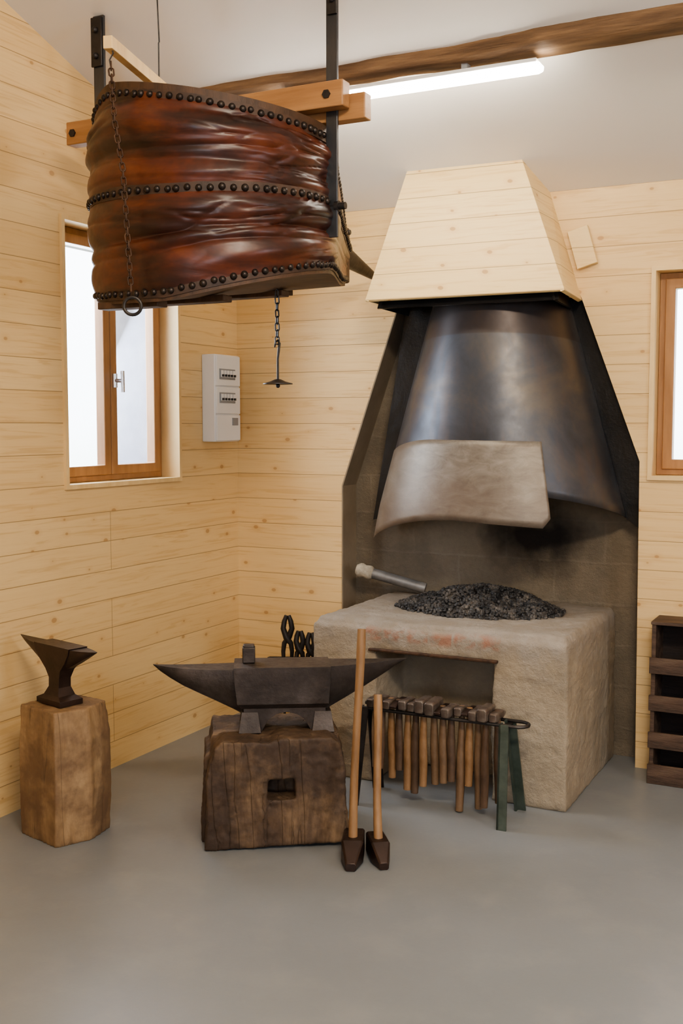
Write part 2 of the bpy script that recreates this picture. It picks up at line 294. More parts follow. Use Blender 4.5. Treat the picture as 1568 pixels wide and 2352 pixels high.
# ------------------------------------------------------------------ mesh builder
class MB:
    def __init__(s): s.v = []; s.f = []
    def add(s, vs, fs):
        o = len(s.v); s.v += [Vector(p) for p in vs]; s.f += [tuple(i + o for i in f) for f in fs]; return s
    def box(s, lo, hi, M=None):
        (a, b, c), (d, e, f) = lo, hi
        vs = [(a,b,c),(d,b,c),(d,e,c),(a,e,c),(a,b,f),(d,b,f),(d,e,f),(a,e,f)]
        if M is not None: vs = [M @ Vector(p) for p in vs]
        return s.add(vs, [(0,3,2,1),(4,5,6,7),(0,1,5,4),(1,2,6,5),(2,3,7,6),(3,0,4,7)])
    def hexa(s, bot, top):
        return s.add(list(bot) + list(top), [(0,3,2,1),(4,5,6,7),(0,1,5,4),(1,2,6,5),(2,3,7,6),(3,0,4,7)])
    def tube(s, pts, rad, seg=12, cap=True, flat=1.0):
        pts = [Vector(p) for p in pts]; n = len(pts)
        if isinstance(rad, (int, float)): rad = [rad] * n
        rings = []; up = None
        for i, p in enumerate(pts):
            t = (pts[min(i+1, n-1)] - pts[max(i-1, 0)]).normalized()
            if up is None:
                up = Vector((0, 0, 1)) if abs(t.z) < 0.9 else Vector((1, 0, 0))
            a = t.cross(up).normalized(); bb = a.cross(t).normalized(); up = bb
            rings.append([p + (a * cos(2*pi*k/seg) + bb * sin(2*pi*k/seg) * flat) * rad[i] for k in range(seg)])
        vs = [q for r in rings for q in r]; fs = []
        for i in range(n - 1):
            for k in range(seg):
                k2 = (k + 1) % seg
                fs.append((i*seg+k, i*seg+k2, (i+1)*seg+k2, (i+1)*seg+k))
        if cap:
            fs.append(tuple(range(seg))[::-1]); fs.append(tuple((n-1)*seg + k for k in range(seg)))
        return s.add(vs, fs)
    def rings(s, rings, cap=True):
        n = len(rings[0]); vs = [q for r in rings for q in r]; fs = []
        for i in range(len(rings) - 1):
            for k in range(n):
                k2 = (k + 1) % n
                fs.append((i*n+k, i*n+k2, (i+1)*n+k2, (i+1)*n+k))
        if cap:
            fs.append(tuple(range(n))[::-1]); fs.append(tuple((len(rings)-1)*n + k for k in range(n)))
        return s.add(vs, fs)
    def ball(s, c, r, seg=8, rg=5, sc=(1, 1, 1), M=None):
        vs = []; fs = []
        for i in range(rg + 1):
            th = pi * i / rg
            for k in range(seg):
                ph = 2*pi*k/seg
                p = Vector((r*sin(th)*cos(ph)*sc[0], r*sin(th)*sin(ph)*sc[1], r*cos(th)*sc[2]))
                if M: p = M @ p
                vs.append(p + Vector(c))
        for i in range(rg):
            for k in range(seg):
                fs.append((i*seg+k, (i+1)*seg+k, (i+1)*seg+(k+1) % seg, i*seg+(k+1) % seg))
        return s.add(vs, fs)
    def poly(s, outer, holes, fn, d0, d1):
        loops = [outer] + list(holes); flat = [p for l in loops for p in l]; n = len(flat)
        tris = tessellate_polygon([[Vector((p[0], p[1], 0)) for p in l] for l in loops])
        vs = [fn(p[0], p[1], d0) for p in flat] + [fn(p[0], p[1], d1) for p in flat]
        fs = [tuple(t) for t in tris] + [tuple(i + n for i in reversed(t)) for t in tris]
        o = 0
        for l in loops:
            m = len(l)
            for i in range(m):
                j = (i + 1) % m
                fs.append((o+i, o+j, o+j+n, o+i+n))
            o += m
        return s.add(vs, fs)
    def torus(s, c, R, r, M=None, seg=20, sg=8, arc=2*pi, stretch=0.0):
        pts = []
        n = seg if arc >= 2*pi - 1e-4 else seg + 1
        for i in range(n):
            a = arc * i / seg
            p = Vector((R*cos(a), R*sin(a), 0))
            if stretch: p.y += stretch if p.y > 0 else -stretch
            pts.append(p)
        vs = []; fs = []
        for i in range(n):
            a = arc * i / seg; d = Vector((cos(a), sin(a), 0))
            for k in range(sg):
                b = 2*pi*k/sg
                p = pts[i] + d * r * cos(b) + Vector((0, 0, r*sin(b)))
                if M: p = M @ p
                vs.append(p + Vector(c))
        m = n if n == seg else n - 1
        for i in range(m):
            i2 = (i + 1) % n
            for k in range(sg):
                fs.append((i*sg+k, i2*sg+k, i2*sg+(k+1) % sg, i*sg+(k+1) % sg))
        return s.add(vs, fs)

def finish(mb, name, mat, origin=None, parent=None, smooth=40, bevel=0, bseg=2, label=None, category=None, kind=None, group=None, recalc=True):
    me = bpy.data.meshes.new(name)
    vs = mb.v
    if origin is None:
        xs = [v.x for v in vs]; ys = [v.y for v in vs]; zs = [v.z for v in vs]
        origin = Vector(((min(xs)+max(xs))/2, (min(ys)+max(ys))/2, min(zs)))
    origin = Vector(origin)
    me.from_pydata([v - origin for v in vs], [], mb.f)
    if recalc:
        bm = bmesh.new(); bm.from_mesh(me); bmesh.ops.recalc_face_normals(bm, faces=bm.faces); bm.to_mesh(me); bm.free()
    me.materials.append(mat)
    if smooth:
        me.polygons.foreach_set('use_smooth', [True] * len(me.polygons))
        me.set_sharp_from_angle(angle=radians(smooth))
    ob = bpy.data.objects.new(name, me); COL.objects.link(ob)
    ob.location = origin
    if parent is not None:
        ob.parent = parent; ob.location = origin - Vector(parent['wl'])
    ob['wl'] = list(origin)
    if bevel:
        md = ob.modifiers.new('bevel', 'BEVEL'); md.width = bevel; md.segments = bseg; md.limit_method = 'ANGLE'; md.angle_limit = radians(35)
    tag(ob, label, category, kind, group)
    return ob
def tag(ob, label=None, category=None, kind=None, group=None):
    if label: ob['label'] = label
    if category: ob['category'] = category
    if kind: ob['kind'] = kind
    if group: ob['group'] = group
def empty(name, loc, label, category, group=None):
    e = bpy.data.objects.new(name, None); e.empty_display_size = 0.1; COL.objects.link(e); e.location = loc
    e['wl'] = list(loc); tag(e, label, category, None, group); return e
def remesh(ob, vox, strength=0.01, size=0.12, s2=0.0, size2=0.03, it=3):
    md = ob.modifiers.new('remesh', 'REMESH'); md.mode = 'VOXEL'; md.voxel_size = vox; md.use_smooth_shade = True
    sm = ob.modifiers.new('smooth', 'SMOOTH'); sm.iterations = it; sm.factor = 0.5
    for st, sz in ((strength, size), (s2, size2)):
        if not st: continue
        tx = bpy.data.textures.new('clouds', 'CLOUDS'); tx.noise_scale = sz; tx.noise_depth = 3
        d = ob.modifiers.new('displace', 'DISPLACE'); d.texture = tx; d.strength = st; d.texture_coords = 'LOCAL'; d.mid_level = 0.5

CSL = 0.345; ZW = 2.69
def ceil_z(y): return ZW - CSL * y

# ------------------------------------------------------------------ room
RX, RY, YR = 6.2, -8.0, -4.0
ZR = ceil_z(YR)
f_xz = lambda a, b, d: (a, d, b)
f_yz = lambda a, b, d: (d, a, b)
m = MB().box((-0.6, RY - 0.3, -0.1), (RX + 0.3, 0.5, 0)); finish(m, 'floor', M_floor, (0, 0, 0), kind='structure', smooth=0)
gable = [(0.0, 0), (RY, 0), (RY, ZW + 0.02), (YR, ZR + 0.02), (0.0, ZW + 0.02)]
LW = (-1.395, -0.560, 1.335, 2.485)
hole = [(LW[0], LW[2]), (LW[1], LW[2]), (LW[1], LW[3]), (LW[0], LW[3])]
finish(MB().poly(gable, [hole], f_yz, 0.0, -0.16), 'wall_left', M_wall, (0, 0, 0), kind='structure', smooth=0)
h2 = [(LW[0]+0.03, LW[2]+0.02), (LW[1]-0.03, LW[2]+0.02), (LW[1]-0.03, LW[3]-0.02), (LW[0]+0.03, LW[3]-0.02)]
finish(MB().poly(gable, [h2], f_yz, -0.165, -0.42), 'wall_left_masonry', M_leaf, (0, 0, 0), kind='structure', smooth=0)
finish(MB().poly(gable, [], f_yz, RX, RX + 0.15), 'wall_right', M_wall, (0, 0, 0), kind='structure', smooth=0)
RW = (2.222, 3.08, 1.365, 2.30)
back = [(0, 0), (0.64, 0), (0.64, 1.287), (0.955, 2.2), (1.885, 2.2), (2.17, 1.435), (2.18, 0), (RX, 0), (RX, ZW), (0, ZW)]
rh = [(RW[0], RW[2]), (RW[1], RW[2]), (RW[1], RW[3]), (RW[0], RW[3])]
finish(MB().poly(back, [rh], f_xz, 0.0, 0.15), 'wall_back', M_wall, (0, 0, 0), kind='structure', smooth=0)
finish(MB().poly([(-0.5, 0), (RX, 0), (RX, 2.63), (-0.5, 2.63)], [[(RW[0]+.02, RW[2]+.02), (RW[1]-.02, RW[2]+.02), (RW[1]-.02, RW[3]-.02), (RW[0]+.02, RW[3]-.02)]], f_xz, 0.155, 0.45), 'wall_back_masonry', M_recess, (0, 0, 0), kind='structure', smooth=0)
finish(MB().box((0, RY - 0.15, 0), (RX, RY, ZW)), 'wall_front', M_wall, (0, 0, 0), kind='structure', smooth=0)
m = MB()
for (y0, y1, z0, z1) in ((0.45, YR, ceil_z(0.45), ZR), (YR, RY - 0.2, ZR, ceil_z(-0.0) - 0.06)):
    m.hexa([(-0.5, y0, z0), (RX+.2, y0, z0), (RX+.2, y1, z1), (-0.5, y1, z1)], [(-0.5, y0, z0+.1), (RX+.2, y0, z0+.1), (RX+.2, y1, z1+.1), (-0.5, y1, z1+.1)])
finish(m, 'ceiling', M_ceil, (0, 0, 0), kind='structure', smooth=0)
m = MB()
m.poly([(0.641, 0), (0.648, 0), (0.648, 1.285), (0.963, 2.2), (0.956, 2.2), (0.641, 1.287)], [], f_xz, -0.004, 0.154)
finish(m, 'trim_recess', M_cheek, kind='structure', smooth=0)

def lining(name, axis, lo, hi, zlo, zhi, d_out, d_in, w=0.018):
    fn = f_yz if axis == 'y' else f_xz
    m = MB().poly([(lo-w+.004, zlo-w+.004), (hi+w-.004, zlo-w+.004), (hi+w-.004, zhi+w-.004), (lo-w+.004, zhi+w-.004)],
                  [[(lo+.006, zlo+.006), (hi-.006, zlo+.006), (hi-.006, zhi-.006), (lo+.006, zhi-.006)]], fn, d_out, d_in)
    return finish(m, name, M_pine, kind='structure', smooth=0)
lining('trim_window_left', 'y', LW[0], LW[1], LW[2], LW[3], 0.014, -0.15)
lining('trim_window_right', 'x', RW[0], RW[1], RW[2], RW[3], -0.014, 0.14)

def window(name, fn, lo, hi, zlo, zhi, d0, sgn, handle_side):
    lo += 0.007; hi -= 0.007; zlo += 0.007; zhi -= 0.007
    c = fn((lo+hi)/2, zlo, d0)
    root = empty(name, c, None, None); root['kind'] = 'structure'
    fw = 0.035
    m = MB().poly([(lo, zlo), (hi, zlo), (hi, zhi), (lo, zhi)], [[(lo+fw, zlo+fw), (hi-fw, zlo+fw), (hi-fw, zhi-fw), (lo+fw, zhi-fw)]], fn, d0, d0 + sgn*0.05)
    finish(m, 'window_frame', M_frame, parent=root, smooth=0, bevel=0.003)
    mid = (lo + hi) / 2
    for i, (a, b) in enumerate(((lo+fw-.008, mid-0.002), (mid+0.002, hi-fw+.008))):
        cw = 0.045; za, zb = zlo+fw-.008, zhi-fw+.008
        m = MB().poly([(a, za), (b, za), (b, zb), (a, zb)], [[(a+cw, za+cw), (b-cw, za+cw), (b-cw, zb-cw), (a+cw, zb-cw)]], fn, d0 - sgn*0.012, d0 + sgn*0.04)
        cas = finish(m, 'casement', M_frame, parent=root, smooth=0, bevel=0.004)
        g = MB().poly([(a+cw-.005, za+cw-.005), (b-cw+.005, za+cw-.005), (b-cw+.005, zb-cw+.005), (a+cw-.005, zb-cw+.005)], [], fn, d0+sgn*0.012, d0+sgn*0.016)
        finish(g, 'glass_pane', M_glass, parent=cas, smooth=0)
        if i == handle_side:
            hx = a + cw/2 if i == 1 else b - cw/2
            hz = (zlo + zhi) / 2 - 0.10 * (1 if sgn < 0 else 0)
            h = MB()
            P = lambda u, z, d: fn(u, z, d0 - sgn*(0.012 + d))
            h.tube([P(hx, hz-0.032, 0.004), P(hx, hz+0.032, 0.004)], 0.013, 12)
            h.tube([P(hx, hz, 0.0), P(hx, hz, 0.05)], 0.010, 12)
            h.tube([P(hx, hz+0.045, 0.05), P(hx, hz-0.055, 0.052)], [0.0095, 0.0085], 12)
            finish(h, 'window_handle', M_silver, parent=cas, label='brushed metal window handle')
    return root
window('window_1', f_yz, LW[0], LW[1], LW[2], LW[3], -0.095, -1, 1)
window('window_2', f_xz, RW[0], RW[1], RW[2], RW[3], 0.085, 1, 0)

# ------------------------------------------------------------------ ceiling beam
m = MB(); rings = []
nb = 90
for i in range(nb + 1):
    x = 0.0 + RX * i / nb
    yc = -1.0 + 0.010 * sin(x * 1.3) + 0.008 * noise.noise((x*2, 0, 0))
    k = 0.8 if x < 1.2 else 0.8 + 0.2*min(1, (x-1.2)/0.6)
    h = (0.042 + 0.008 * noise.noise((x*1.9, 3, 0)))*k; w = (0.070 + 0.008 * noise.noise((x*2.1, 8, 0)))*k
    r = []
    for (a, b) in ((-1, 1), (-1, -.55), (-.7, -1), (.7, -1), (1, -.55), (1, 1)):
        y = yc + a*w + 0.010*noise.noise((x*6, a*3, b*3))
        z = ceil_z(yc) + b*h + (0.04 if b > 0 else 0) + 0.007*noise.noise((x*6+9, a*3, b*3))
        r.append((x, y, z))
    rings.append(r)
m.rings(rings)
finish(m, 'ceiling_beam', M_oldbeam, smooth=50, label='rough-hewn old brown timber beam under the ceiling', category='beam')

# ------------------------------------------------------------------ fluorescent light
fl = empty('fluorescent_light', (1.42, -1.0, 2.93), 'long white fluorescent batten light fixed under the timber beam', 'ceiling lamp')
y0, z0 = -1.0, 2.948
m = MB(); rings = []
for x in (0.86, 0.875, 1.965, 1.98):
    s = 0.85 if x in (0.86, 1.98) else 1
    rings.append([(x, y0 + 0.036*s*cos(a), z0 + 0.032*s*sin(a)) for a in [pi + pi*k/12 for k in range(13)]])
m.rings(rings); finish(m, 'diffuser', M_tube, parent=fl)
m = MB().box((0.87, y0-0.036, z0), (1.97, y0+0.036, z0+0.018)); finish(m, 'housing', M_white, parent=fl, bevel=0.004)
for x in (1.05, 1.68): finish(MB().box((x-.012, y0-.02, z0+.015), (x+.012, y0+.02, z0+.05)), 'bracket', M_grey, parent=fl)

# ------------------------------------------------------------------ wooden chimney hood
hood = empty('chimney_hood', (1.45, -0.2, 2.18), 'pine-clad tapering chimney hood above the forge', 'chimney hood')
BL, BR, TL, TR = Vector((.985,-.445,2.18)), Vector((1.925,-.43,2.18)), Vector((1.125,-.285,ceil_z(-.285))), Vector((1.68,-.275,ceil_z(-.275)))
BLb, BRb, TLb, TRb = Vector((.955,0,2.18)), Vector((1.89,0,2.18)), Vector((1.08,0,ZW)), Vector((1.73,0,ZW))
def panel(q, th, inward, name, mat, off=0):
    nn = (q[1]-q[0]).cross(q[3]-q[0]).normalized()
    if nn.dot(Vector(inward)) < 0: nn = -nn
    a = [p + nn*off for p in q]
    mb = MB().hexa(a, [p + nn*th for p in a])
    return finish(mb, name, mat, parent=hood, smooth=0)
panel([BL, BR, TR, TL], 0.018, (0, 1, 0), 'front_panel', M_hood)
panel([BR, BRb, TRb, TR], 0.018, (-1, 0, 0), 'side_panel', M_hood)
panel([BL, BLb, TLb, TL], 0.018, (1, 0, 0), 'side_panel', M_hood)
dn = Vector((0, 0, -0.030))
for q, inw in (([BL+dn, BR+dn, TR, TL], (0, 1, 0)), ([BR+dn, BRb+dn, TRb, TR], (-1, 0, 0)), ([BL+dn, BLb+dn, TLb, TL], (1, 0, 0))):
    cc = Vector((1.44, 0.0, 0))
    q2 = [Vector((cc.x + (p.x-cc.x)*0.92, p.y*0.90, p.z)) for i, p in enumerate(q)]
    panel(q2, 0.01, inw, 'soot_lining', M_tar, off=0.012)
m = MB(); R = Matrix.Translation((1.895, -0.02, 2.42)) @ Matrix.Rotation(radians(-16), 4, 'Y')
m.box((-0.048, -0.012, -0.09), (0.048, 0.012, 0.09), R)
finish(m, 'wooden_offcut', M_hood, smooth=0, bevel=0.002, label='short pine offcut board fixed beside the chimney hood', category='board')

# ------------------------------------------------------------------ metal smoke hood
sh = empty('smoke_hood', (1.49, 0.0, 1.1), 'dark curved sheet steel smoke hood over the forge', 'smoke hood')
YB = 0.05; CXH = 1.492
def cone_pt(ph, z, off=0.0):
    t = (z - 1.2) / 1.0
    if t < 0: t *= 0.7
    a = 0.605 + (0.325 - 0.605) * t + off; b = 0.50 + (0.36 - 0.50) * t + off
    return Vector((CXH - a*cos(ph), YB - b*max(sin(ph), 0)**0.95, z))
def sheet(ph0, ph1, zb, zt, off, nu, nv, name, mat, th=0.004, warp=None, label=None):
    g = []
    for i in range(nu + 1):
        u = i / nu; ph = ph0 + (ph1 - ph0) * u
        for j in range(nv + 1):
            v = j / nv
            p = cone_pt(ph, zb(u) + (zt(u) - zb(u)) * v, off)
            if warp: p = p + warp(u, v, ph)
            g.append(p)
    fs = [(i*(nv+1)+j, (i+1)*(nv+1)+j, (i+1)*(nv+1)+j+1, i*(nv+1)+j+1) for i in range(nu) for j in range(nv)]
    ob = finish(MB().add(g, fs), name, mat, parent=sh, smooth=60, recalc=False, label=label)
    md = ob.modifiers.new('solid', 'SOLIDIFY'); md.thickness = th; md.offset = 0
    return ob
sheet(0, pi, lambda u: 1.17 + 0.135*sin(pi*u), lambda u: 2.2, 0, 64, 24, 'hood_shell', M_cone,
      warp=lambda u, v, ph: Vector((0, -0.012*noise.noise((u*3, v*2, 5)), 0)))
def pw(u, v, ph):
    lift = max(0, u - 0.72) / 0.28
    return Vector((0.012*lift, -0.016*lift, 0)) * (1 - 0.3*v)
def zb_(u):
    z = 1.040 + 0.130*sin(pi/2*min(u/0.60, 1)) - 0.028*max(0, u-0.6)/0.4
    if u > 0.965: z += 0.045*(u-0.965)/0.035
    return z
sheet(0.42, 2.20, zb_, lambda u: 1.475 + 0.060*sin(pi/2*min(u/0.45, 1)) - 0.012*max(0, u-0.45), 0.006, 84, 12, 'deflector_plate', M_plate, th=0.002, warp=pw, label='lighter worn steel deflector plate')
def flange(pts, name):
    m = MB().poly(pts, [], f_xz, 0.045, 0.075); o = finish(m, name, M_tar, parent=sh, smooth=0)
flange([(0.985, 2.2), (1.18, 2.2), (0.90, 1.13), (0.80, 1.11)], 'side_flange')
flange([(1.79, 2.2), (1.875, 2.2), (2.16, 1.43), (2.165, 1.12), (2.06, 1.2)], 'side_flange')

# ------------------------------------------------------------------ forge hearth
forge = empty('forge_hearth', (1.455, -0.3, 0), 'masonry forge hearth in rough beige cement with open niche', 'forge')
m = MB()
m.poly([(.870, 0), (1.18, 0), (1.18, .61), (1.725, .61), (1.725, 0), (2.05, 0), (2.045, .70), (.866, .70)], [], f_xz, -0.742, 0.135)
m.hexa([(.868, -.742, .60), (2.045, -.742, .60), (2.045, .135, .60), (.868, .135, .60)], [(.882, -.722, .729), (2.034, -.720, .729), (2.034, .135, .729), (.882, .135, .729)])
m.box((1.1, -0.42, 0), (1.8, -0.3, 0.65))
body = finish(m, 'hearth_body', M_forge, parent=forge)
remesh(body, 0.010, 0.020, 0.22, 0.009, 0.035, it=3)
m = MB().box((1.15, -0.756, 0.598), (1.75, -0.70, 0.610)); finish(m, 'lintel_bar', M_rust, parent=forge, bevel=0.003)

def coal():
    m = MB(); cx, cy, rx, ry = 1.470, -0.20, 0.395, 0.280
    n = 26; vs = []; fs = []
    def hgt(r, a):
        x = cx + rx*r*cos(a); y = cy + ry*r*sin(a)
        return 0.730 + 0.082*max(0, (1 - r**2))**0.9*(1 + 0.5*noise.noise((x*6, y*6, 0))) - 0.040*math.exp(-((x-1.60)**2+(y+0.26)**2)/0.012)
    for i in range(n + 1):
        for k in range(48):
            r = i/n; a = 2*pi*k/48
            vs.append((cx + rx*r*cos(a), cy + ry*r*sin(a), hgt(r, a) - 0.004))
    for i in range(n):
        for k in range(48):
            fs.append((i*48+k, (i+1)*48+k, (i+1)*48+(k+1) % 48, i*48+(k+1) % 48))
    m.add(vs, fs)
    for _ in range(2400):
        r = sqrt(random.random())*1.04; a = random.random()*2*pi
        r *= 1 + 0.05*noise.noise((cos(a)*3, sin(a)*3, 0))
        x = cx + rx*r*cos(a); y = cy + ry*r*sin(a); s = random.uniform(0.007, 0.0145)
        M = Euler((random.random()*3, random.random()*3, random.random()*3)).to_matrix()
        m.ball((x, y, hgt(min(r, 1), a) + s*0.3), s, 5, 3, (1, random.uniform(.6, 1.1), random.uniform(.5, .9)), M)
    return finish(m, 'coal_pile', M_coal, smooth=20, recalc=False, kind='stuff', label='heap of dark coal lumps on the forge hearth', category='coal')
coal()
ap = empty('air_pipe', (0.88, 0.02, 0.745), 'short galvanised air pipe with wrapped end resting on the hearth', 'pipe')
P0, P1 = Vector((0.735, -0.02, 0.855)), Vector((1.09, 0.06, 0.765)); d = (P1-P0).normalized()
finish(MB().tube([P0+d*0.06, P1], 0.027, 18), 'pipe', M_galv, parent=ap)
pts = [P0 + d*t for t in (0, .015, .03, .045, .06, .075, .09)]
finish(MB().tube(pts, [0.024, 0.036, 0.039, 0.033, 0.036, 0.038, 0.029], 14), 'wrapped_end', M_clothw, parent=ap)

# ------------------------------------------------------------------ anvil + block
ANG = radians(33); ub = Vector((cos(ANG), sin(ANG), 0)); nb_ = Vector((sin(ANG), -cos(ANG), 0))
FL = Vector((0.950, -1.762, 0)); W = 0.545; D = 0.43; HB = 0.422
def Bp(a, b, z):
    return FL + ub*a - nb_*b + Vector((0, 0, z))
m = MB()
fr = [(0.0, 0.0), (W, 0.02), (W-0.004, 0.12), (W-.012, .17), (W-0.010, 0.30), (W-0.035, HB-.02), (W-.07, HB), (0.30, HB+.004), (0.25, HB-.010), (0.065, HB-0.005), (0.040, HB-.03), (0.022, .33), (0.008, 0.27), (0.010, 0.1)]
hole = [(0.235, 0.190), (0.345, 0.190), (0.342, 0.272), (0.238, 0.270)]
m.poly(fr, [hole], lambda a, b, d: Bp(a, d, b), 0.0, 0.16)
m.poly([(0.0, 0.0), (W+.01, 0.0), (W-0.0, 0.25), (W-0.03, HB-.01), (0.03, HB-0.015), (0.0, 0.2)], [], lambda a, b, d: Bp(a, d, b), 0.11, D)
m.poly([(-.015, 0), (0.05, 0), (0.06, .36), (0.0, .33)], [], lambda a, b, d: Bp(a, d, b), 0.10, D-.05)
blk = finish(m, 'anvil_block', M_block, label='massive dark weathered wooden block with square mortise under large anvil', category='wood block')
remesh(blk, 0.007, 0.018, 0.20, 0.009, 0.03, it=1)

AC = Bp(0.30, 0.215, 0)
ANG2 = radians(31); ua = Vector((cos(ANG2), sin(ANG2), 0)); na = Vector((sin(ANG2), -cos(ANG2), 0))
Z0 = HB - 0.001; HA = 0.249
def Ap(u, w, z): return AC + ua*u + na*w + Vector((0, 0, Z0 + z))
anv = empty('anvil', AC + Vector((0, 0, Z0)), 'large double-horned dark steel anvil on the wooden block', 'anvil')
m = MB()
def asec(z, u0, u1, w0, w1): return [Ap(u0, -w0, z), Ap(u1, -w0, z), Ap(u1, w1, z), Ap(u0, w1, z)]
m.poly([(-.165, -.004), (-.075, -.004), (-.052, .040), (-.02, .062), (.02, .070), (.06, .062), (.092, .040), (.115, -.004), (.205, -.004),
        (.190, .035), (.172, .075), (.172, .15), (-.155, .15), (-.145, .075), (-.150, .035)], [], lambda a, b, d: Ap(a, d, b), -0.072, 0.078)
for sgn in (1, -1):
    for (u0, u1) in ((-.165, -.078), (.118, .205)):
        m.hexa([Ap(u0, sgn*.06, -.004), Ap(u1, sgn*.06, -.004), Ap(u1, sgn*.105, -.004), Ap(u0, sgn*.105, -.004)],
               [Ap(u0+.012, sgn*.04, .072), Ap(u1-.012, sgn*.04, .072), Ap(u1-.012, sgn*.080, .072), Ap(u0+.012, sgn*.080, .072)])
m.rings([asec(.085, -.152, .170, .072, .078), asec(.105, -.170, .184, .088, .094), asec(.19, -.180, .19, .090, .096), asec(HA, -.183, .192, .090, .096)])
def horn(sec, shape):
    rings = []
    for (u, w, zt, zb) in sec:
        h = zt - zb
        if shape == 'round':
            r = [Ap(u, w*x, zb + h*y) for x, y in ((-.93, 1), (-.5, 1.0), (0, 1.0), (.5, 1.0), (.93, 1), (1, .80), (.95, .55), (.78, .30), (.45, .08), (0, 0), (-.45, .08), (-.78, .30), (-.95, .55), (-1, .80))]
        else:
            r = [Ap(u, w*x, zb + h*y) for x, y in ((-1, 1), (-.3, 1), (.3, 1), (1, 1), (1, .72), (.92, .45), (.55, .12), (.25, 0), (-.25, 0), (-.55, .12), (-.92, .45), (-1, .72))]
        rings.append(r)
    m.rings(rings)
horn([(-.14, .074, .236, .040), (-.19, .072, .236, .068), (-.25, .066, .236, .098), (-.32, .055, .237, .132), (-.38, .042, .239, .162), (-.43, .028, .242, .193), (-.47, .014, .246, .222), (-.497, .002, .250, .247)], 'round')
horn([(.15, .078, .246, .045), (.20, .072, .246, .078), (.26, .060, .247, .112), (.33, .046, .249, .152), (.40, .028, .252, .195), (.45, .015, .255, .228), (.497, .002, .258, .255)], 'sq')
finish(m, 'anvil_body', M_anvil, parent=anv, smooth=22, bevel=0.003)
m = MB(); TM = Matrix.Translation(Ap(-.125, -0.005, HA+.002)) @ Matrix.Rotation(ANG2, 4, 'Z')
m.box((-0.025, -0.025, 0), (0.025, 0.025, 0.062), TM)
m.box((-0.022, -0.022, 0.058), (0.022, 0.022, 0.070), TM)
finish(m, 'anvil_tool', M_anvil, bevel=0.004, label='small square steel hardy tool standing on the anvil face', category='tool')

# ------------------------------------------------------------------ small anvil + stump
st = [(0.425, -1.985), (0.492, -1.86), (0.470, -1.72), (0.31, -1.69), (0.215, -1.765), (0.196, -1.925)]
c = Vector((0.36, -1.84))
def stp(k, z, dx=0): return [(c.x + (x-c.x)*k + dx, c.y + (y-c.y)*k, z + (0.012*(x-c.x) if z > .5 else 0)) for x, y in st]
m = MB().rings([stp(1.0, 0), stp(1.04, 0.20, .006), stp(1.02, 0.40, .006), stp(.95, 0.518)])
stump = finish(m, 'anvil_stump', M_stump, label='brown cracked wooden stump carrying the small anvil', category='tree stump')
remesh(stump, 0.006, 0.006, 0.12, 0.003, 0.03, it=1)
A2 = Vector((0.340, -1.847, 0.522)); ANG3 = radians(-15.0); u3 = Vector((cos(ANG3), sin(ANG3), 0)); n3 = Vector((-sin(ANG3), cos(ANG3), 0))
def Sp(u, w, z): return A2 + u3*u + n3*w + Vector((0, 0, z))
m = MB()
def sec3(u0, u1, w, z): return [Sp(u0, -w, z), Sp(u1, -w, z), Sp(u1, w, z), Sp(u0, w, z)]
m.rings([sec3(-.085, .075, .052, 0), sec3(-.085, .075, .052, .020), sec3(-.055, .045, .038, .034), sec3(-.036, .032, .028, .065), sec3(-.036, .034, .027, .10),
         sec3(-.050, .050, .033, .135), sec3(-.080, .090, .039, .172), sec3(-.105, .115, .042, .205), sec3(-.110, .125, .043, .232)])
def horn3(sec):
    rings = []
    for (u, w, zt, zb) in sec:
        h = zt-zb
        rings.append([Sp(u, w*x, zb + h*y) for x, y in ((-1, 1), (-.4, 1), (.4, 1), (1, 1), (1, .75), (.8, .35), (.4, .05), (-.4, .05), (-.8, .35), (-1, .75))])
    m.rings(rings)
horn3([(-.06, .038, .226, .13), (-.12, .036, .226, .160), (-.17, .028, .227, .186), (-.22, .017, .230, .209), (-.270, .002, .235, .232)])
horn3([(.07, .041, .228, .14), (.13, .038, .228, .170), (.18, .027, .229, .196), (.215, .015, .230, .214), (.245, .002, .232, .229)])
finish(m, 'small_anvil', M_rustanvil, smooth=25, bevel=0.003, label='small dark rusty two-horned anvil on a wooden stump', category='anvil')

# ------------------------------------------------------------------ sledge hammers
def sledge(front, ang, HL, HW, HH, top, lbl, rr):
    front = Vector(front); ax = Vector((cos(ang), sin(ang), 0)); sd = Vector((-ax.y, ax.x, 0)); up = Vector((0, 0, 1))
    root = empty('sledge_hammer', front + ax*HL*0.5, lbl, 'hammer')
    m = MB(); rings = []
    for (t, w, zl, zh) in ((0.0, .50, .0, .34), (.04, .54, 0, .40), (.36, 1, 0, 1), (.64, 1.0, 0, 1.0), (.97, .98, 0.0, .98), (1.0, .88, .05, .93)):
        p = front + ax*HL*t; w *= HW/2; a, b = zl*HH, zh*HH; ch = .16*HW/2; cz = min(.08*HH, (b-a)*.3)
        rings.append([p + sd*x + up*z for x, z in ((-w, a+cz), (-w, b-cz), (-w+ch, b), (w-ch, b), (w, b-cz), (w, a+cz), (w-ch, a), (-w+ch, a))])
    m.rings(rings)
    finish(m, 'hammer_head', M_rustanvil, parent=root, smooth=18, bevel=0.0015, bseg=1)
    base = front + ax*HL*0.52 + up*HH*0.3; top = Vector(top); ax2 = (top-base)
    pts = []; rad = []
    for i in range(15):
        t = i/14
        pts.append(base + ax2*t + sd*0.004*sin(t*5)); rad.append(rr*(1.08 - 0.16*sin(pi*t)))
    rad[-1] *= 0.88
    finish(MB().tube(pts, rad, 14), 'hammer_handle', M_handle, parent=root, smooth=50)
